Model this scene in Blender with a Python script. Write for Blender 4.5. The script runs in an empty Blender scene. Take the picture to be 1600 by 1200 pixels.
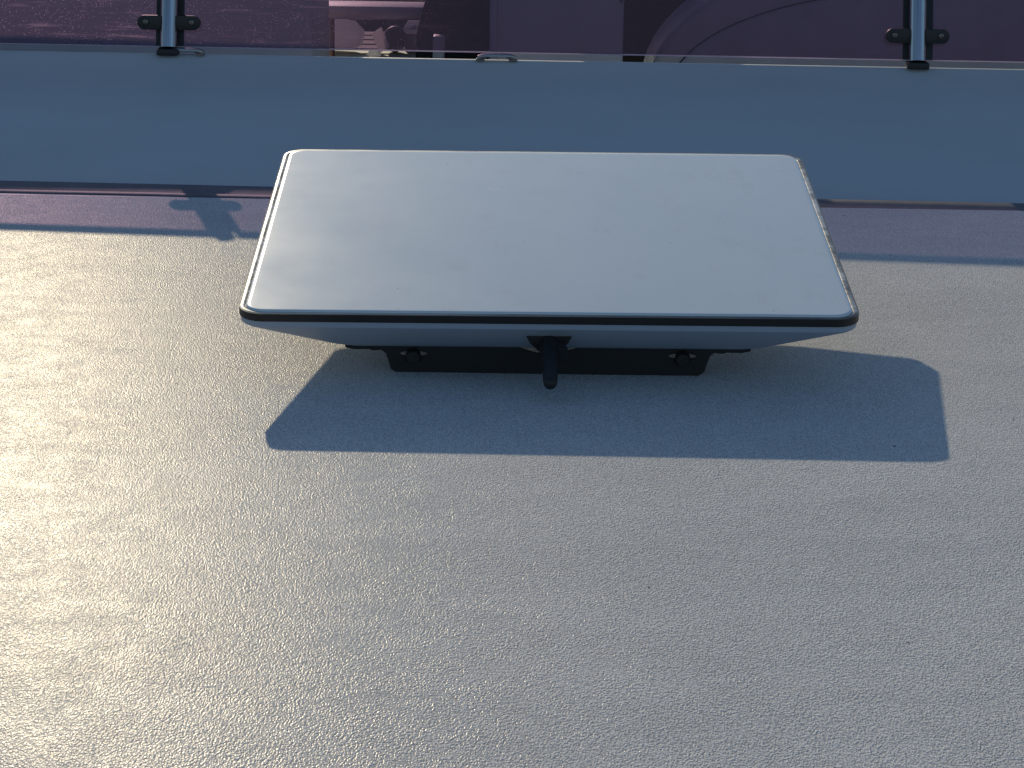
import bpy, bmesh, math, random
from mathutils import Vector, Matrix
random.seed(7)
S = bpy.context.scene
C = S.collection
R = math.radians

# ------------------------------------------------------------------ camera
F_PX, CAM_H, PITCH, ROLL = 3713.9, 0.591, 0.2677, 0.0158
cd = bpy.data.cameras.new('camera'); cd.sensor_width = 36.0
cd.lens = F_PX / 1600 * 36.0
cd.clip_start = 0.02; cd.clip_end = 20000
cam = bpy.data.objects.new('camera', cd); C.objects.link(cam)
fwd = Vector((0, math.cos(PITCH), -math.sin(PITCH)))
rgt0 = Vector((1, 0, 0)); up0 = rgt0.cross(fwd)
rgt = rgt0 * math.cos(ROLL) + up0 * math.sin(ROLL)
upv = up0 * math.cos(ROLL) - rgt0 * math.sin(ROLL)
M = Matrix((rgt, upv, -fwd)).transposed().to_4x4(); M.translation = (0, 0, CAM_H)
cam.matrix_world = M
S.camera = cam

# ------------------------------------------------------------------ light
SUN_AZ, SUN_EL = 0.222, 0.310          # sun behind the windscreen, a little to the left
w = bpy.data.worlds.new('World'); S.world = w; w.use_nodes = True
nt = w.node_tree
sky = nt.nodes.new('ShaderNodeTexSky'); sky.sky_type = 'NISHITA'; sky.sun_disc = False
sky.dust_density = 0.3; sky.ozone_density = 3.0; sky.air_density = 1.0
sky.sun_elevation = SUN_EL; sky.sun_rotation = -SUN_AZ
nt.links.new(sky.outputs[0], nt.nodes['Background'].inputs[0])
nt.nodes['Background'].inputs[1].default_value = 0.097
sd = bpy.data.lights.new('sun', 'SUN'); sd.energy = 3.0; sd.angle = R(0.55); sd.color = (1.0, 0.86, 0.63)
sun = bpy.data.objects.new('sun', sd); C.objects.link(sun)
dirv = Vector((math.sin(SUN_AZ) * math.cos(SUN_EL), -math.cos(SUN_AZ) * math.cos(SUN_EL), -math.sin(SUN_EL)))
sun.rotation_euler = dirv.to_track_quat('-Z', 'Y').to_euler()
S.view_settings.view_transform = 'Standard'; S.view_settings.look = 'None'
S.view_settings.exposure = 0.0; S.view_settings.gamma = 1.0
S.view_settings.use_curve_mapping = False
try:
    S.cycles.sample_clamp_indirect = 6.0
    S.cycles.transparent_max_bounces = 16
except Exception:
    pass

# ------------------------------------------------------------------ helpers
def link_obj(name, bm, mat, parent=None, smooth=None, loc=None):
    bmesh.ops.recalc_face_normals(bm, faces=bm.faces)
    me = bpy.data.meshes.new(name); bm.to_mesh(me); bm.free()
    o = bpy.data.objects.new(name, me); C.objects.link(o)
    if mat: me.materials.append(mat)
    if smooth is not None:
        for p in me.polygons: p.use_smooth = True
        try:
            me.set_sharp_from_angle(angle=R(smooth))
        except Exception:
            pass
    if parent: o.parent = parent
    if loc: o.location = loc
    return o

def tag(o, label=None, cat=None, group=None, kind=None):
    if label: o['label'] = label
    if cat: o['category'] = cat
    if group: o['group'] = group
    if kind: o['kind'] = kind
    return o

def empty(name, loc, label, cat, group=None):
    o = bpy.data.objects.new(name, None); C.objects.link(o); o.location = loc
    o.empty_display_size = 0.02
    return tag(o, label, cat, group)

def box(bm, x0, x1, y0, y1, z0, z1, bev=0.0, seg=2):
    r = bmesh.ops.create_cube(bm, size=1.0)
    vs = r['verts']
    for v in vs:
        v.co = Vector((x0 + (v.co.x + .5) * (x1 - x0), y0 + (v.co.y + .5) * (y1 - y0), z0 + (v.co.z + .5) * (z1 - z0)))
    if bev > 0:
        es = list({e for v in vs for e in v.link_edges})
        bmesh.ops.bevel(bm, geom=es, offset=bev, segments=seg, profile=0.5, affect='EDGES')
    return bm

def new(): return bmesh.new()

def loft(bm, rings, cap0=True, cap1=True):
    vr = [[bm.verts.new(p) for p in r] for r in rings]
    n = len(vr[0])
    for a, b in zip(vr, vr[1:]):
        for i in range(n):
            bm.faces.new((a[i], a[(i + 1) % n], b[(i + 1) % n], b[i]))
    if cap0: bm.faces.new(vr[0][::-1])
    if cap1: bm.faces.new(vr[-1])
    return bm

def tube(bm, path, radii, n=20, closed_ends=True):
    rings = []
    for i, (p, r) in enumerate(zip(path, radii)):
        p = Vector(p)
        a = Vector(path[max(i - 1, 0)]); b = Vector(path[min(i + 1, len(path) - 1)])
        t = (b - a).normalized()
        s = Vector((0, 0, 1)) if abs(t.z) < .9 else Vector((1, 0, 0))
        u = t.cross(s).normalized(); v = t.cross(u).normalized()
        rings.append([p + (u * math.cos(q) + v * math.sin(q)) * r for q in [2 * math.pi * k / n for k in range(n)]])
    return loft(bm, rings, closed_ends, closed_ends)

def prism(outlines, y0, y1, bev=0.0):
    """2D outline(s) in (x,z) with optional holes -> bmesh extruded from y0 to y1"""
    cu = bpy.data.curves.new('tmp', 'CURVE'); cu.dimensions = '2D'; cu.fill_mode = 'BOTH'
    cu.extrude = (y1 - y0) / 2 - bev; cu.bevel_depth = bev; cu.bevel_resolution = 1
    for pts in outlines:
        sp = cu.splines.new('POLY'); sp.points.add(len(pts) - 1); sp.use_cyclic_u = True
        for q, (x, z) in zip(sp.points, pts): q.co = (x, z, 0, 1)
    ob = bpy.data.objects.new('tmp', cu); C.objects.link(ob)
    dg = bpy.context.evaluated_depsgraph_get()
    me = bpy.data.meshes.new_from_object(ob.evaluated_get(dg))
    bm = bmesh.new(); bm.from_mesh(me)
    bpy.data.objects.remove(ob); bpy.data.curves.remove(cu); bpy.data.meshes.remove(me)
    bmesh.ops.remove_doubles(bm, verts=bm.verts, dist=1e-6)
    for v in bm.verts:
        x, z, e = v.co
        v.co = Vector((x, (y0 + y1) / 2 - e, z))
    return bm

def rrect(x0, x1, y0, y1, r, n=8):
    pts = []
    for cx, cy, a0 in ((x1 - r, y0 + r, -90), (x1 - r, y1 - r, 0), (x0 + r, y1 - r, 90), (x0 + r, y0 + r, 180)):
        for k in range(n + 1):
            a = R(a0 + 90 * k / n)
            pts.append((cx + r * math.cos(a), cy + r * math.sin(a)))
    return pts

# ------------------------------------------------------------------ materials
class Mat:
    def __init__(self, name, base=(.5, .5, .5), rough=.5, metal=0, **kw):
        self.m = bpy.data.materials.new(name); self.m.use_nodes = True
        self.t = self.m.node_tree; self.n = self.t.nodes
        self.b = self.n['Principled BSDF']
        self.b.inputs['Base Color'].default_value = (*base, 1)
        self.b.inputs['Roughness'].default_value = rough
        self.b.inputs['Metallic'].default_value = metal
        for k, v in kw.items(): self.b.inputs[k.replace('_', ' ')].default_value = v
        self.tc = self.n.new('ShaderNodeTexCoord')
    def L(self, a, b): self.t.links.new(a, b)
    def vec(self, scale=(1, 1, 1), src='Object'):
        mp = self.n.new('ShaderNodeMapping'); mp.inputs['Scale'].default_value = scale
        self.L(self.tc.outputs[src], mp.inputs[0]); return mp.outputs[0]
    def noise(self, scale, detail=2, rough=.5, stretch=(1, 1, 1), dist=0):
        nz = self.n.new('ShaderNodeTexNoise'); nz.inputs['Scale'].default_value = scale
        nz.inputs['Detail'].default_value = detail; nz.inputs['Roughness'].default_value = rough
        nz.inputs['Distortion'].default_value = dist
        self.L(self.vec(stretch), nz.inputs['Vector']); return nz.outputs['Fac']
    def voro(self, scale, feature='F1', stretch=(1, 1, 1), rnd=1.0):
        v = self.n.new('ShaderNodeTexVoronoi'); v.feature = feature; v.inputs['Scale'].default_value = scale
        v.inputs['Randomness'].default_value = rnd
        self.L(self.vec(stretch), v.inputs['Vector']); return v
    def ramp(self, fac, stops):
        r = self.n.new('ShaderNodeValToRGB'); self.L(fac, r.inputs[0])
        e = r.color_ramp.elements
        while len(e) < len(stops): e.new(.5)
        for el, (p, c) in zip(e, stops):
            el.position = p; el.color = (*c, 1) if not isinstance(c, (int, float)) else (c, c, c, 1)
        return r.outputs[0]
    def math(self, op, a, b=None, clamp=False):
        m = self.n.new('ShaderNodeMath'); m.operation = op; m.use_clamp = clamp
        for i, x in enumerate((a, b)):
            if x is None: continue
            if isinstance(x, (int, float)): m.inputs[i].default_value = x
            else: self.L(x, m.inputs[i])
        return m.outputs[0]
    def mix(self, fac, a, b):
        m = self.n.new('ShaderNodeMix'); m.data_type = 'RGBA'
        if isinstance(fac, (int, float)): m.inputs[0].default_value = fac
        else: self.L(fac, m.inputs[0])
        for i, x in ((6, a), (7, b)):
            if isinstance(x, tuple): m.inputs[i].default_value = (*x, 1)
            else: self.L(x, m.inputs[i])
        return m.outputs[2]
    def bump(self, h, dist, strength=1.0, prev=None):
        b = self.n.new('ShaderNodeBump'); b.inputs['Distance'].default_value = dist
        b.inputs['Strength'].default_value = strength
        self.L(h, b.inputs['Height'])
        if prev is not None: self.L(prev, b.inputs['Normal'])
        return b.outputs[0]
    def set(self, name, sock): self.L(sock, self.b.inputs[name])

def m_nonskid():
    m = Mat('nonskid_gelcoat', (.56, .56, .55), .6, Specular_IOR_Level=0.0)
    g1 = m.noise(760, 1, .5, (1, .5, 1)); g2 = m.noise(420, 3, .6, (1, .6, 1)); lo = m.noise(7, 3, .55, (.6, 1.6, 1)); mid = m.noise(30, 3, .6)
    amp = m.ramp(mid, [(.32, .6), (.7, 1.0)])
    h = m.math('ADD', m.math('MULTIPLY', m.math('MULTIPLY', m.ramp(g1, [(.30, 0.0), (.68, 1.0)]), amp), .7), m.math('MULTIPLY', g2, .5))
    n0 = m.bump(lo, .0007)
    n1 = m.bump(h, .0009, 1.0, n0)
    n2 = m.bump(h, .0003, 1.0, n0)
    m.set('Normal', n1)
    col = m.mix(m.ramp(m.noise(11, 4, .6), [(.35, 0.0), (.7, 1.0)]), (.695, .69, .665), (.755, .75, .725))
    col = m.mix(m.ramp(m.noise(2.6, 4, .65, (.7, 1.8, 1)), [(.42, .0), (.66, .5)]), col, (.55, .55, .54))
    # relief light and shade put into colour: pale tips, darker grimy pits
    col = m.mix(m.math('MULTIPLY', m.ramp(g1, [(.36, 1.0), (.52, 0.0)]), .42), col, (.20, .20, .20))
    col = m.mix(m.math('MULTIPLY', m.ramp(g1, [(.55, 0.0), (.68, 1.0)]), .45), col, (.78, .78, .76))
    g3 = m.noise(900, 2, .7, (1, .42, 1))          # sandy grain
    col = m.mix(m.ramp(g3, [(.36, .55), (.50, 0.0)]), col, (.40, .40, .39))
    col = m.mix(m.ramp(g3, [(.52, 0.0), (.66, .5)]), col, (.90, .89, .86))
    m.set('Base Color', col)
    out = m.n['Material Output']; last = m.b.outputs[0]
    for rough, fac in ((.42, .009), (.21, .012)):      # weathered wax: a broad and a tighter sheen
        g = m.n.new('ShaderNodeBsdfGlossy'); g.inputs['Roughness'].default_value = rough
        g.inputs[0].default_value = (1, .95, .86, 1); m.L(n2, g.inputs['Normal'])
        x = m.n.new('ShaderNodeMixShader'); x.inputs[0].default_value = fac
        m.L(last, x.inputs[1]); m.L(g.outputs[0], x.inputs[2]); last = x.outputs[0]
    m.L(last, out.inputs[0])
    return m.m

def m_gelcoat(name='gelcoat', base=(.62, .63, .63), rough=.3, spec=.5, fine=True):
    m = Mat(name, base, rough, Specular_IOR_Level=spec)
    col = m.mix(m.ramp(m.noise(5, 5, .6, (.5, 1.5, 1.5)), [(.3, 0.0), (.75, 1.0)]), tuple(c * .93 for c in base), tuple(c * 1.04 for c in base))
    m.set('Base Color', col)
    n0 = m.bump(m.noise(4, 2, .5, (.4, 1.0, 1.0)), .0006)
    m.set('Normal', m.bump(m.noise(260, 2), .00006, 1, n0) if fine else n0)
    m.set('Roughness', m.ramp(m.noise(30, 4, .6, (.4, 2, 2)), [(.3, rough * .8), (.7, rough * 1.25)]))
    return m.m

def m_face():
    m = Mat('dish_white', (.74, .75, .76), .33, Specular_IOR_Level=.45)
    col = m.mix(m.ramp(m.noise(6, 4, .6), [(.35, 0.0), (.7, 1.0)]), (.72, .785, .785), (.765, .82, .815))
    dust = m.ramp(m.noise(26, 5, .7, (1, .5, 1)), [(.54, 0.0), (.76, 1.0)])
    col = m.mix(m.math('MULTIPLY', dust, .35), col, (.62, .60, .56))
    v = m.voro(55); sp = m.ramp(v.outputs['Distance'], [(.035, 1.0), (.06, 0.0)])
    gate = m.ramp(m.noise(60, 0), [(.60, 0.0), (.62, 1.0)])
    col = m.mix(m.math('MULTIPLY', m.math('MULTIPLY', sp, gate), .75), col, (.12, .11, .10))
    v2 = m.voro(24, stretch=(.7, 1.6, 1)); sp2 = m.ramp(v2.outputs['Distance'], [(.03, 1.0), (.10, 0.0)])
    gate2 = m.ramp(m.noise(31, 0), [(.62, 0.0), (.66, 1.0)])
    col = m.mix(m.math('MULTIPLY', m.math('MULTIPLY', sp2, gate2), .6), col, (.86, .86, .85))
    # one pale rub mark left of the middle of the face
    sx = m.n.new('ShaderNodeSeparateXYZ'); m.L(m.tc.outputs['Object'], sx.inputs[0])
    ex = m.math('DIVIDE', m.math('ADD', m.math('ADD', sx.outputs[0], .053), m.math('MULTIPLY', m.math('SUBTRACT', sx.outputs[1], .372), .9)), .0085)
    ey = m.math('DIVIDE', m.math('SUBTRACT', sx.outputs[1], .372), .0075)
    dd = m.math('ADD', m.math('MULTIPLY', ex, ex), m.math('MULTIPLY', ey, ey))
    rub = m.math('MULTIPLY', m.ramp(dd, [(.35, 1.0), (1.0, 0.0)]), m.ramp(m.noise(300, 3, .7), [(.38, 0.0), (.62, .7)]))
    col = m.mix(rub, col, (.93, .93, .92))
    m.set('Base Color', col)
    m.set('Roughness', m.ramp(m.noise(9, 5, .65), [(.3, .22), (.7, .26)]))
    m.set('Normal', m.bump(m.noise(4, 2), .00012))
    return m.m

def m_trim():
    m = Mat('worn_trim', (.45, .44, .42), .35, .1)
    a = m.noise(24, 3, .7, (.05, 1, .05)); b = m.noise(130, 2, .6, (.2, 1, 1))
    col = m.ramp(a, [(.40, (.09, .075, .06)), (.49, (.32, .29, .25)), (.58, (.62, .60, .54))])
    col = m.mix(m.ramp(b, [(.66, 0.0), (.70, .7)]), col, (.10, .09, .085))
    m.set('Base Color', col); m.set('Roughness', m.ramp(b, [(.3, .22), (.7, .45)]))
    return m.m

def m_acrylic():
    m = Mat('smoked_acrylic'); n, L = m.n, m.L
    n.remove(m.b); out = n['Material Output']
    tr = n.new('ShaderNodeBsdfTransparent'); tr.inputs[0].default_value = (.55, .465, .568, 1)
    gl = n.new('ShaderNodeBsdfGlossy'); gl.inputs['Roughness'].default_value = .06; gl.inputs[0].default_value = (.9, .9, .9, 1)
    lw = n.new('ShaderNodeLayerWeight'); lw.inputs[0].default_value = .5
    fres = m.math('ADD', m.math('MULTIPLY', m.math('POWER', lw.outputs['Facing'], 4.0), .8), .03, True)
    tl = n.new('ShaderNodeBsdfTranslucent'); tl.inputs[0].default_value = (.75, .58, .78, 1)
    # salt spray: fine specks, thick at the left end of the screen, and wiped horizontal streaks
    v = m.voro(560); v.inputs['Randomness'].default_value = 1
    sp = m.ramp(v.outputs['Distance'], [(.16, 1.0), (.31, 0.0)])
    sep = n.new('ShaderNodeSeparateXYZ'); geo = n.new('ShaderNodeNewGeometry'); L(geo.outputs['Position'], sep.inputs[0])
    left = m.math('ADD', m.math('MULTIPLY', sep.outputs[0], -1.5), -.05, True)
    sc = n.new('ShaderNodeSeparateColor'); L(v.outputs['Color'], sc.inputs[0])
    gate = m.math('GREATER_THAN', m.math('ADD', sc.outputs[0], m.math('MULTIPLY', m.math('SUBTRACT', m.noise(26, 4, .7), .5), .9)), .89)
    streak = m.ramp(m.noise(30, 4, .7, (.35, 1, 5)), [(.57, 0.0), (.74, .24)])
    film = m.math('ADD', m.math('MULTIPLY', left, .045), .012)
    dirt = m.math('ADD', m.math('ADD', m.math('MULTIPLY', m.math('MULTIPLY', sp, gate), m.math('ADD', left, .12)), m.math('MULTIPLY', streak, left)), film, True)
    m1 = n.new('ShaderNodeMixShader'); L(dirt, m1.inputs[0]); L(tr.outputs[0], m1.inputs[1]); L(tl.outputs[0], m1.inputs[2])
    m2 = n.new('ShaderNodeMixShader'); L(fres, m2.inputs[0]); L(m1.outputs[0], m2.inputs[1]); L(gl.outputs[0], m2.inputs[2])
    L(m2.outputs[0], out.inputs[0])
    return m.m

def m_plain(name, base, rough, metal=0, bumpd=0, bs=200, var=.08):
    m = Mat(name, base, rough, metal)
    m.set('Base Color', m.mix(m.ramp(m.noise(18, 4, .6), [(.3, 0.0), (.7, 1.0)]), tuple(c * (1 - var) for c in base), tuple(min(1, c * (1 + var)) for c in base)))
    if bumpd: m.set('Normal', m.bump(m.noise(bs, 3), bumpd))
    return m.m

def m_steel():
    m = Mat('polished_steel', (.46, .47, .49), .12, 1)
    s = m.noise(160, 2, .6, (1, .01, .01))
    m.set('Roughness', m.ramp(s, [(.3, .10), (.7, .26)]))
    m.set('Base Color', m.ramp(m.noise(260, 1, .5, (1, .01, .01)), [(.3, (.26, .27, .29)), (.7, (.60, .60, .60))]))
    return m.m

def m_sea():
    m = Mat('sea_water', (.012, .035, .05), .12)
    m.set('Normal', m.bump(m.noise(.9, 5, .6), .25))
    return m.m

NONSKID, GEL, FACE, TRIM, ACR, STEEL = m_nonskid(), m_gelcoat(base=(.45, .455, .46), rough=.55, spec=.15), m_face(), m_trim(), m_acrylic(), m_steel()
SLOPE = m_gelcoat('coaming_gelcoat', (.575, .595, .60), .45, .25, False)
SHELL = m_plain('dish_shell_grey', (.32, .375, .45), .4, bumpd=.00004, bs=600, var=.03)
SEAL = m_plain('black_seal', (.012, .011, .011), .4)
EDGE = m_plain('cut_acrylic_edge', (.62, .55, .64), .3)
DSTEEL = m_plain('dark_steel', (.20, .20, .215), .25, 1)
BLACK = m_plain('black_powder_coat', (.014, .014, .015), .5, bumpd=.00008, bs=900)
RUBBER = m_plain('black_rubber', (.012, .012, .013), .55)
SCREW = m_plain('dull_steel', (.14, .135, .13), .35, 1)
WHITE = m_plain('white_moulding', (.52, .50, .50), .45, var=.05, bumpd=.0002, bs=40)
VINYL = m_plain('beige_vinyl', (.46, .43, .41), .5, bumpd=.00015, bs=500)
VINYL2 = m_plain('grey_vinyl', (.43, .41, .40), .5, bumpd=.00015, bs=500)
SHADE_BLACK = m_plain('shade_black', (.012, .012, .014), .8, bumpd=.0003, bs=300)  # matte black for the pieces that stand in for shade
TEAK = m_plain('weathered_teak', (.13, .105, .08), .7, bumpd=.0003, bs=120, var=.25)
WPLAST = m_plain('white_plastic', (.72, .70, .68), .3)
def translucent(mt, col, f):
    t = mt.node_tree; tl = t.nodes.new('ShaderNodeBsdfTranslucent'); tl.inputs[0].default_value = (*col, 1)
    mx = t.nodes.new('ShaderNodeMixShader'); mx.inputs[0].default_value = f
    t.links.new(t.nodes['Principled BSDF'].outputs[0], mx.inputs[1]); t.links.new(tl.outputs[0], mx.inputs[2])
    t.links.new(mx.outputs[0], t.nodes['Material Output'].inputs[0])
translucent(WPLAST, (.9, .88, .86), .75); translucent(EDGE, (.9, .8, .88), .6)

# ------------------------------------------------------------------ setting
bm = new()
r = bmesh.ops.create_grid(bm, x_segments=4, y_segments=4, size=6000)
tag(link_obj('sea', bm, m_sea(), loc=(0, 0, -3.4)), kind='structure')

YSLOPE = -0.035            # the windscreen base runs a touch nearer on the right
HW = 1.75                  # half the width of the cabin roof
# cabin roof
bm = new()
box(bm, -HW, HW, -1.1, 3.495, -0.62, 0.0, .03, 3)
deck = tag(link_obj('deck', bm, GEL, smooth=40), kind='structure')
bm = new()
out = rrect(-HW + .12, HW - .12, -1.0, 3.033, .06, 6)
loft(bm, [[(x, y, 0.0) for x, y in out], [(x, y, .0022) for x, y in out],
          [(x * .9992, y - .0012 * (1 if y > 1 else -1), .003) for x, y in out]], cap0=False)
link_obj('nonskid_panel', bm, NONSKID, deck)
bm = new(); box(bm, -HW - .1, HW + .1, -1.6, 8.2, -3.6, -0.80, .05, 2)
tag(link_obj('hull', bm, GEL, smooth=40), kind='structure')
bm = new(); box(bm, -HW + .05, HW - .05, 3.50, 6.5, -0.795, -0.74)
tag(link_obj('cockpit_floor', bm, WHITE), kind='structure')

# sloping coaming under the windscreen
def coam_pts(x):
    yb = 3.097 + YSLOPE * x; ht = .1292 + .002 * x; yt = 3.465 + YSLOPE * x
    p = [(yb - .040, .0005), (yb - .032, .003), (yb - .024, .0035), (yb - .012, .0035), (yb - .004, .0038), (yb + .002, .0048)]
    s0 = (yb + .002, .0048)
    for k in range(1, 9):
        t = k / 8
        p.append((s0[0] + (yt - .004 - s0[0]) * t, s0[1] + (ht - .003 - s0[1]) * t - .0022 * math.sin(math.pi * t)))
    p += [(yt - .001, ht - .0010), (yt + .003, ht), (yt + .006, ht), (yt + .016, ht - .001), (yt + .024, ht - .004), (yt + .028, ht - .012),
          (yt + .034, -.74), (yt + .030, -.74), (yt + .028, -.05), (yb + .05, -.02), (yb - .040, -.002)]
    return p
bm = new()
N = 48
loft(bm, [[(x, y, z) for y, z in coam_pts(x)] for x in [-HW + 2 * HW * k / N for k in range(N + 1)]])
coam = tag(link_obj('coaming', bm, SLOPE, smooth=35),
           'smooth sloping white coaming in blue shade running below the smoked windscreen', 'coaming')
# sealant bead along the coaming foot, tone darkened to dim gap sunlight
bm = new()
def bead_pts(x):
    o = YSLOPE * x
    return [(3.036 + o, -.001), (3.036 + o, .0010), (3.039 + o, .0022), (3.046 + o, .0026), (3.052 + o, .0017), (3.056 + o, .0016), (3.062 + o, .0030), (3.072 + o, .0036), (3.082 + o, .0047), (3.090 + o, .0058), (3.0945 + o, .0052), (3.0945 + o, -.001)]
xs = [-HW + .02 + (2 * HW - .04) * k / 60 for k in range(61)]
loft(bm, [[(x, y + .0006 * math.sin(x * 23) * (i < 4), z) for i, (y, z) in enumerate(bead_pts(x))] for x in xs])
link_obj('sealant_bead', bm, m_plain('grey_sealant', (.14, .13, .145), .6, bumpd=.0004, bs=60, var=.2), coam, smooth=50)
# side coamings and after bulkhead of the cockpit
for sx, lab in ((-1, 'white cockpit side wall beyond the left end of the windscreen'), (1, 'white cockpit side wall beyond the right end of the windscreen')):
    bm = new(); box(bm, sx * HW - .05, sx * HW + .05, 3.56, 6.6, -.80, .10, .02, 2)
    tag(link_obj('side_wall', bm, WHITE, smooth=40), lab, 'wall', 'cockpit side walls')
bm = new(); box(bm, -HW + .06, HW - .06, 6.5, 6.6, -.80, .05, .02, 2)
tag(link_obj('rear_wall', bm, WHITE, smooth=40), 'low white wall closing the far end of the cockpit', 'wall')

# ------------------------------------------------------------------ windscreen
def lip(x): return 3.465 + YSLOPE * x + .008, .1292 + .002 * x     # y, z of the coaming lip under the screen
def top_z(x): return .2475 + .022 * x
RAKE = .30                                                         # backward lean per metre of height

def pane(x0, x1, label, gap_l, gap_r):
    y0, z0 = lip((x0 + x1) / 2)
    root = empty('windscreen_pane', ((x0 + x1) / 2, y0, z0), label, 'windscreen', 'smoked acrylic windscreen panes')
    ox, oy, oz = root.location
    def P(x, z, e):   # e: thickness offset
        yy, zz = lip(x)
        return (x - ox, yy - oy + (z - zz) * RAKE + e + .005, z - oz)
    T = .0055
    def slab(xa, xb, za, zb, t0, t1, bev, name, mat, par):
        b = new()
        n = 14
        rings = []
        for k in range(n + 1):
            x = xa + (xb - xa) * k / n
            a, c = za(x), zb(x)
            rings.append([P(x, a, t0 + bev), P(x, a + bev, t0), P(x, c - bev, t0), P(x, c, t0 + bev),
                          P(x, c, t1 - bev), P(x, c - bev, t1), P(x, a + bev, t1), P(x, a, t1 - bev)])
        loft(b, rings)
        return link_obj(name, b, mat, par)
    zb_ = lambda x: lip(x)[1] + .0100
    slab(x0 + .003, x1 - .003, zb_, lambda x: top_z(x), 0, T, .0006, 'acrylic_sheet', ACR, root)
    slab(x0 - (.0048 if gap_l else 0), x1 + (.0038 if gap_r else 0), lambda x: top_z(x) + .0003, lambda x: top_z(x) + .013, -.004, T + .004, .0015, 'capping_rail', RUBBER, root)
    slab(x0 + .003, x1 - .003, lambda x: zb_(x) - .0014, lambda x: zb_(x) - .0001, .0002, T - .0002, .0002, 'cut_edge', EDGE, root)  # pale strip put in for the sheet's lower edge catching light
    if gap_l: slab(x0 - .0095, x0 + .0027, zb_, lambda x: top_z(x), -.001, T + .001, .0003, 'edge_seal', RUBBER, root)
    if gap_r: slab(x1 - .0027, x1 + .0066, zb_, lambda x: top_z(x), -.001, T + .001, .0003, 'edge_seal', RUBBER, root)
    return root
XL, XR = -.511, .580            # the two stanchions
pane(-1.68, XL - .0175, 'smoked purple acrylic pane left of the left stanchion, crusted with salt specks', False, True)
pane(XL + .0175, XR - .0165, 'long smoked purple acrylic pane between the two steel stanchions', True, True)
pane(XR + .021, 1.68, 'smoked purple acrylic pane right of the right stanchion, clean and dark', True, False)

def hexring(r, n=6, ph=0): return [(r * math.cos(ph + 2 * math.pi * k / n), r * math.sin(ph + 2 * math.pi * k / n)) for k in range(n)]

def stanchion(x, label):
    y, z = lip(x)
    root = empty('stanchion', (x, y - .006, z), label, 'stanchion', 'steel stanchions of the windscreen')
    H = top_z(x) - z + .008
    b = new()
    tube(b, [(0, RAKE * t, t) for t in (.0088, .04, .07, H)], [.0125] * 4, 32)
    t = link_obj('tube', b, STEEL, root, smooth=40)
    b = new(); box(b, -.0155, .0155, -.014, .014, -.0008, .0088, .0015, 2)
    link_obj('foot', b, RUBBER, root, smooth=40)
    for s in (-1, 1):
        hz = .0445
        yb = RAKE * hz
        # flat tab with a rounded outer end
        pts = []
        e = .0455; hh = .0098
        pts += [(s * .004, -hh), (s * (e - hh), -hh)]
        for k in range(1, 12):
            a = -math.pi / 2 + math.pi * k / 12
            pts.append((s * (e - hh + hh * math.cos(a)), hh * math.sin(a)))
        pts += [(s * (e - hh), hh), (s * .004, hh)]
        b = prism([[(p[0], p[1] + hz) for p in pts]], yb - .004, yb + .003, .0007)
        cl = link_obj('clamp', b, BLACK, root, smooth=40)
        # button-head screw with a hexagonal socket
        b = new()
        cx, cz = s * (e - hh - .002), hz + .001
        prof = [(.0048, 0), (.0047, -.0010), (.0040, -.0021), (.0030, -.0025)]
        n = 24
        rings = [[(cx + r_ * math.cos(2 * math.pi * k / n), yb - .0038 + d_, cz + r_ * math.sin(2 * math.pi * k / n)) for k in range(n)] for r_, d_ in prof]
        def hx(k, d_):
            a = 2 * math.pi * k / n; q = math.pi / 3
            rr = .0022 * math.cos(q / 2) / math.cos((a % q) - q / 2)
            return (cx + rr * math.cos(a), yb - .0038 + d_, cz + rr * math.sin(a))
        rings.append([hx(k, -.0025) for k in range(n)]); rings.append([hx(k, -.0004) for k in range(n)])
        loft(b, rings, cap0=False, cap1=True)
        link_obj('screw', b, SCREW, cl, smooth=30)
    return root
stanchion(XL, 'polished steel stanchion at left with a strap loop at its foot')
stanchion(XR, 'polished steel stanchion at right standing alone on a black foot')

def strap_loop(x, label, w=.024):
    y, z = lip(x)
    root = empty('strap_loop', (x, y - .007, z), label, 'strap loop', 'steel strap loops on the coaming lip')
    # raised bridge on two flat ends
    pts = [(-w - .004, .0), (-w - .003, .006), (-w + .004, .0080), (-w * .4, .0088), (w * .4, .0088), (w - .004, .0080), (w + .003, .006), (w + .004, .0),
           (w - .005, .0), (w - .006, .0030), (w - .011, .0054), (-w + .011, .0054), (-w + .006, .0030), (-w + .005, .0)]
    b = prism([pts], -.006, .006, .0008)
    link_obj('bridge', b, DSTEEL, root, smooth=40)
    for s in (-1, 1):
        b = new(); box(b, s * w - .006, s * w + .006, -.0078, .0078, -.0006, .0022, .0006, 1)
        f = link_obj('foot_plate', b, DSTEEL, root, smooth=40)
    return root
strap_loop(XL + .0235, 'small steel strap loop hard against the foot of the left stanchion')
strap_loop(-.030, 'small steel strap loop midway along the long pane above the dish')

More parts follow.
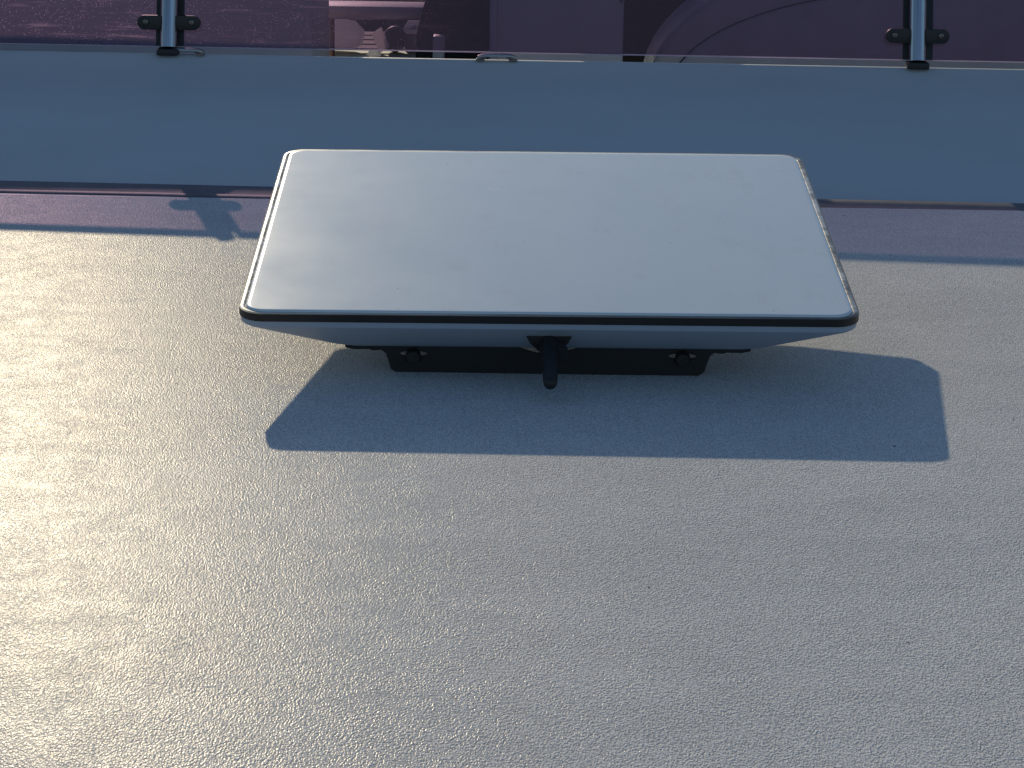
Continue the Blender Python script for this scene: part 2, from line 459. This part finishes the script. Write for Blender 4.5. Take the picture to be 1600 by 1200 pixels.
# ------------------------------------------------------------------ satellite dish
DX, DY, DZ, TILT, DYAW, BANK = .0337, 2.1278, .0725, .1298, .0062, .0044
dish = empty('satellite_dish', (DX, DY, DZ), 'flat white rectangular satellite dish tilted on a low black bracket on the deck', 'satellite dish')
dish.rotation_mode = 'XYZ'
dish.rotation_euler = (TILT, -BANK, DYAW)
PW, PD = .575, .511
def ring(ix, iyf, iyb, r, z, n=10):
    return [(x, y, z) for x, y in rrect(-PW / 2 + ix, PW / 2 - ix, iyf, PD - iyb, r, n)]
i0 = .0056
bm = new()
loft(bm, [ring(i0 + .0001, i0 + .0001, i0 + .0001, .018, -.004), ring(i0, i0, i0, .018, .0001), ring(i0 + .0006, i0 + .0006, i0 + .0006, .0175, .0008), ring(i0 + .004, i0 + .004, i0 + .004, .015, .0009)], cap0=True)
link_obj('front_face', bm, FACE, dish, smooth=50)
bm = new()
loft(bm, [ring(i0 - .0002, i0 - .0002, i0 - .0002, .0182, -.004), ring(i0 - .0002, i0 - .0002, i0 - .0002, .0182, -.0006),
          ring(.0045, .0045, .0045, .019, .0000), ring(.0008, .0008, .0008, .0225, -.0001), ring(.0003, .0003, .0003, .023, -.0004), ring(.0003, .0003, .0003, .023, -.004)], cap0=False, cap1=False)
link_obj('edge_trim', bm, TRIM, dish, smooth=50)
bm = new()
loft(bm, [ring(.0012, .0012, .0012, .022, -.0005), ring(-.0008, -.0004, -.0008, .0238, -.0003), ring(-.0008, -.0004, -.0008, .0238, -.0078), ring(.001, .001, .001, .022, -.0080)], cap0=True, cap1=True)
link_obj('seal', bm, SEAL, dish, smooth=50)
bm = new()
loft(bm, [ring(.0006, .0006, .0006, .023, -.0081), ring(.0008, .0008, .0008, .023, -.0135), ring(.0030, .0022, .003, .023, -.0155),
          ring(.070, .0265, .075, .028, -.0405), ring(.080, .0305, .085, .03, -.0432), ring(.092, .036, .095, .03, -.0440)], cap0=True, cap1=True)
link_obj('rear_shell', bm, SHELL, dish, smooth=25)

# mount: plates that meet the deck, built in the dish frame so they share its yaw (deck height under local y)
def deck_w(v): return -(DZ - .003) / math.cos(TILT) - math.tan(TILT) * v      # local height of the deck at local depth v
BW = .1535
vF = .046
zt, zb = -.0443, deck_w(vF)
rc = .010
o = [(-BW - .040, zt), (-BW - .038, zt - .0065), (-BW - .030, zt - .0082), (-BW - .016, zt - .0080), (-BW - .012, zt - .0092), (-BW - .004, zt - .0086), (-BW, zt - .012)]
o += [(-BW + .003, zb + rc), (-BW + .0045, zb + rc * .4), (-BW + rc, zb)]
o += [(-x, z) for x, z in o[::-1]]
arc = [(x, zt - .0115 * (1 - (x / .037) ** 2)) for x in [.037 - .074 * k / 14 for k in range(15)]]
o += [(.0371, zt)] + arc[1:-1] + [(-.0371, zt)]
def slot(cx, cz, a, h):
    return [(cx + a * math.cos(q), cz + h * math.sin(q) * (1 if abs(math.cos(q)) > .3 else 1)) for q in [2 * math.pi * k / 20 for k in range(20)]]
hz = zt - .0125
bm = prism([o, slot(-BW + .026, hz, .0135, .0032), slot(BW - .026, hz, .0135, .0032)], vF - .0015, vF + .0015, 0)
plate = link_obj('mount_bracket', bm, BLACK, dish, smooth=30)
for s in (-1, 1):
    bm = new()
    n = 18; cx = s * (BW - .026)
    rings = [[(cx + r_ * math.cos(2 * math.pi * k / n), vF - .002 + d_, hz - .001 + r_ * math.sin(2 * math.pi * k / n)) for k in range(n)] for r_, d_ in ((.0075, 0), (.0075, -.004), (.006, -.0065))]
    loft(bm, rings); link_obj('mount_bolt', bm, BLACK, plate, smooth=35)
for s in (-1, 1):           # side rails from the front plate to the rear feet
    bm = new()
    x0, x1 = s * (BW - .004), s * (BW - .001)
    box(bm, min(x0, x1), max(x0, x1), vF + .0017, .34, -.0500, zt)
    link_obj('mount_rail', bm, BLACK, dish)
    bm = new()
    vR = .34
    prof = [(-.02, zt), (.02, zt), (.016, deck_w(vR) + .004), (.022, deck_w(vR)), (-.022, deck_w(vR)), (-.016, deck_w(vR) + .004)]
    bm = prism([[(x + s * (BW - .02), z) for x, z in prof]], vR, vR + .003, 0)
    link_obj('mount_leg', bm, BLACK, dish)

# cable connector under the front edge
bm = new()
loft(bm, [[(-.021, .0085, -.0235), (.021, .0085, -.0235), (.021, .0135, -.0235), (-.021, .0135, -.0235)],
          [(-.018, .0090, -.030), (.018, .0090, -.030), (.018, .020, -.030), (-.018, .020, -.030)],
          [(-.010, .0140, -.040), (.010, .0140, -.040), (.010, .026, -.040), (-.010, .026, -.040)]])
conn = link_obj('cable_socket', bm, BLACK, dish, smooth=20)
bm = new()
path = [(0, .022, -.032), (.0005, .008, -.0335), (.0005, -.012, -.0365), (.0005, -.030, -.0395), (.0005, -.050, -.0435), (.0005, -.0545, -.0444), (.0005, -.0575, -.0450), (.0005, -.0588, -.0453)]
tube(bm, path, [.0115, .0105, .0078, .0070, .0066, .0060, .0044, .0018], 24)
link_obj('cable_plug', bm, RUBBER, conn, smooth=50)
bm = new()
tube(bm, [(.009, .004, -.0345), (.011, -.004, -.0365)], [.008, .0086], 16)
link_obj('locking_ring', bm, BLACK, conn, smooth=40)

# ------------------------------------------------------------------ cockpit things behind the windscreen
bm = new(); box(bm, -1.62, -.345, 4.0, 4.38, -.741, .311, .012, 3)  # unseen top raised to block low sun through the gap under the panes
root = tag(link_obj('dash_cabinet', bm, WHITE, smooth=40), 'broad plain moulded cabinet filling the view behind the left end of the windscreen', 'cabinet')
# table
tb = empty('cockpit_table', (-.26, 4.55, -.74), 'narrow table with rounded edge seen through the windscreen beside the broad cabinet', 'table')
bm = new(); box(bm, -.128, .128, -.05, .06, .803, .828, .010, 3); link_obj('table_top', bm, VINYL, tb, smooth=40)
bm = new(); tube(bm, [(-.094, 0, .0), (-.094, 0, .803)], [.005, .005], 12); link_obj('table_leg', bm, m_plain('brown_tube', (.13, .06, .05), .3), tb, smooth=50)
bm = new(); tube(bm, [(.10, .03, .0), (.10, .03, .803)], [.012, .012], 12); link_obj('table_leg', bm, BLACK, tb, smooth=50)
# slatted bench behind
bn = empty('slatted_bench', (-.28, 4.95, -.74), 'low bench of pale wooden slats carrying white boxes behind the windscreen', 'bench')
for k in range(6):
    bm = new(); box(bm, -.19, .19, -.26 + k * .075, -.26 + k * .075 + .060, .688, .706, .003, 1)
    link_obj('slat', bm, TEAK, bn)
for k in range(4):
    bm = new(); box(bm, -.19, .19, -.262, -.250, .600 + k * .0215, .600 + k * .0215 + .0165, .002, 1)
    link_obj('slat', bm, TEAK, bn)
bm = new(); box(bm, -.60, .30, 5.30, 5.36, -.741, .015, .01, 2)  # black panel put in to darken the view behind the bench
tag(link_obj('shade_backdrop', bm, SHADE_BLACK, smooth=40), 'black backdrop added for shade behind the slatted bench', 'dark panel')
for sx in (-.17, .15):
    bm = new(); box(bm, sx, sx + .03, -.245, .16, 0, .687); link_obj('bench_leg', bm, BLACK, bn)
BT = -.74 + .7062
# stowed things on the bench
bm = new()
tube(bm, [(-.385, 4.80, BT + .034), (-.33, 4.79, BT + .032), (-.312, 4.786, BT + .028)], [.034, .030, .016], 20)
tag(link_obj('water_jug', bm, WPLAST, smooth=50), 'white plastic jug lying on its side at the left end of the slatted bench', 'jug')
bm = new(); box(bm, -.013, .013, -.0010, .0010, -.024, .024, .0008, 1)
o_ = link_obj('chart_board', bm, WPLAST); o_.location = (-.274, 4.77, BT + .026); o_.rotation_euler = (R(-24), R(-36), R(-18))
tag(o_, 'thin white board leaning at a slant in the middle of the slatted bench', 'board')
bm = new(); bmesh.ops.create_uvsphere(bm, u_segments=20, v_segments=12, radius=.024)
for v in bm.verts: v.co.z *= 1.1
o_ = link_obj('fender_ball', bm, RUBBER, smooth=60); o_.location = (-.246, 4.79, BT + .0262)
tag(o_, 'small black ball fender between the slanted board and the white box', 'fender')
wb = empty('white_box', (-.205, 4.83, BT), 'bright white lidded box at the right end of the slatted bench', 'box')
bm = new(); box(bm, -.022, .022, -.03, .03, .0, .036, .003, 2); link_obj('box_body', bm, m_plain('box_grey', (.30, .27, .28), .4), wb, smooth=40)
bm = new(); loft(bm, [[(-.025, -.034, .0362), (.025, -.034, .0362), (.025, .034, .0362), (-.025, .034, .0362)], [(-.025, -.034, .044), (.025, -.034, .044), (.025, .034, .044), (-.025, .034, .044)], [(-.016, .0, .058), (.020, .0, .058), (.020, .034, .058), (-.016, .034, .058)]])
link_obj('box_lid', bm, WPLAST, wb, smooth=20)
bm = new(); bmesh.ops.create_uvsphere(bm, u_segments=16, v_segments=10, radius=.0055)
link_obj('glint_ball', bm, STEEL, wb, smooth=60, loc=(-.004, -.026, .0485))  # steel ball added to catch a sun glint
bm = new(); box(bm, -.012, .012, -.01, .01, 0, .011, .002, 1)
o_ = link_obj('soap_dish', bm, WPLAST, smooth=40); o_.location = (-.283, 4.72, BT)
tag(o_, 'tiny white tub standing at the front of the slatted bench below the slanted board', 'tub')
# black block put in for the shade of a dark opening
bm = new()
rings = []
for z, ix in ((-.741, 0), (.02, .0), (.06, .002), (.10, .012), (.16, .030), (.20, .05)):
    rings.append([(-.186 + ix, 4.36, z), (-.030, 4.36, z), (-.030, 4.62, z), (-.186 + ix, 4.62, z)])
loft(bm, rings)
tag(link_obj('shade_block', bm, SHADE_BLACK, smooth=30), 'tall black block standing in for the dark opening left of the pale cabinet', 'dark block')
bm = new(); box(bm, -.149, -.129, 4.20, 4.235, -.741, .072, .003, 2)
tag(link_obj('grey_post', bm, VINYL2, smooth=40), 'slim pale post standing in front of the black shade block', 'post')
cb = empty('pale_cabinet', (.066, 4.1, -.741), 'pale upright cabinet standing between two dark gaps behind the windscreen', 'cabinet')
bm = new(); box(bm, -.114, .116, 0, .24, 0, 1.088, .008, 3); link_obj('cabinet_body', bm, WHITE, cb, smooth=40)  # height above view shaped to shade the gap below the long pane
bm = new(); tube(bm, [(-.098, -.0005, .0), (-.098, -.0005, 1.07)], [.0035, .0035], 10); link_obj('corner_bead', bm, WHITE, cb, smooth=60)
bm = new(); box(bm, .1085, .1175, -.004, .02, .888, .912, .0015, 1); link_obj('corner_catch', bm, STEEL, cb, smooth=40)
bm = new(); box(bm, .165, .42, 4.55, 4.60, -.741, .26, .008, 2)  # black panel added as the darkness of the gap
tag(link_obj('shade_panel', bm, SHADE_BLACK, smooth=40), 'black panel standing in for shade in the gap beside the curved seat', 'dark panel')
# curved seat
st = empty('curved_seat', (.80, 4.2, -.74), 'wide padded seat with a big rounded shoulder behind the right of the windscreen', 'seat')
def arc_outline(cx, a, b, z0, zbot, n=40):
    pts = [(cx - a * math.cos(math.pi * k / n) - .80, z0 + b * math.sin(math.pi * k / n) + .74) for k in range(n + 1)]
    return [(pts[0][0], zbot)] + pts + [(pts[-1][0], zbot)]
bm = prism([arc_outline(.914, .67, .29, -.02, .0)], 0, .20, .014)
link_obj('seat_back', bm, VINYL, st, smooth=50)
bm = prism([arc_outline(.728, .453, .18, -.02, .10)], -.012, .02, .005)
link_obj('cushion', bm, VINYL2, st, smooth=50)
bm = new()
pp = [(.728 - .457 * math.cos(math.pi * k / 48) - .80, -.003, .72 + .184 * math.sin(math.pi * k / 48)) for k in range(49)]
tube(bm, pp, [.0032] * len(pp), 8); link_obj('piping', bm, m_plain('dark_piping', (.05, .045, .045), .5), st, smooth=60)

# ------------------------------------------------------------------ bits of grit on the deck
bm = new()
for x, y in [(-.560, 2.76), (-.26, 2.18), (.02, 2.62), (.42, 2.98), (.47, 2.62), (.16, 1.76), (-.30, 1.9), (.33, 1.96), (.10, 1.60), (-.12, 1.55), (.27, 1.50), (.45, 2.05), (.37, 2.30), (-.2, 1.7)]:
    s = random.uniform(.0004, .0008); a = random.uniform(0, 3.1)
    r = bmesh.ops.create_icosphere(bm, subdivisions=1, radius=s)
    for v in r['verts']:
        p = Vector((v.co.x * random.uniform(1.0, 2.8), v.co.y, v.co.z * .6)); p.rotate(Matrix.Rotation(a, 3, 'Z'))
        v.co = p + Vector((x, y, .0035))
tag(link_obj('grit', bm, m_plain('dark_grit', (.05, .04, .035), .8)), 'scattered dark crumbs of grit on the pale deck', 'grit', kind='stuff')
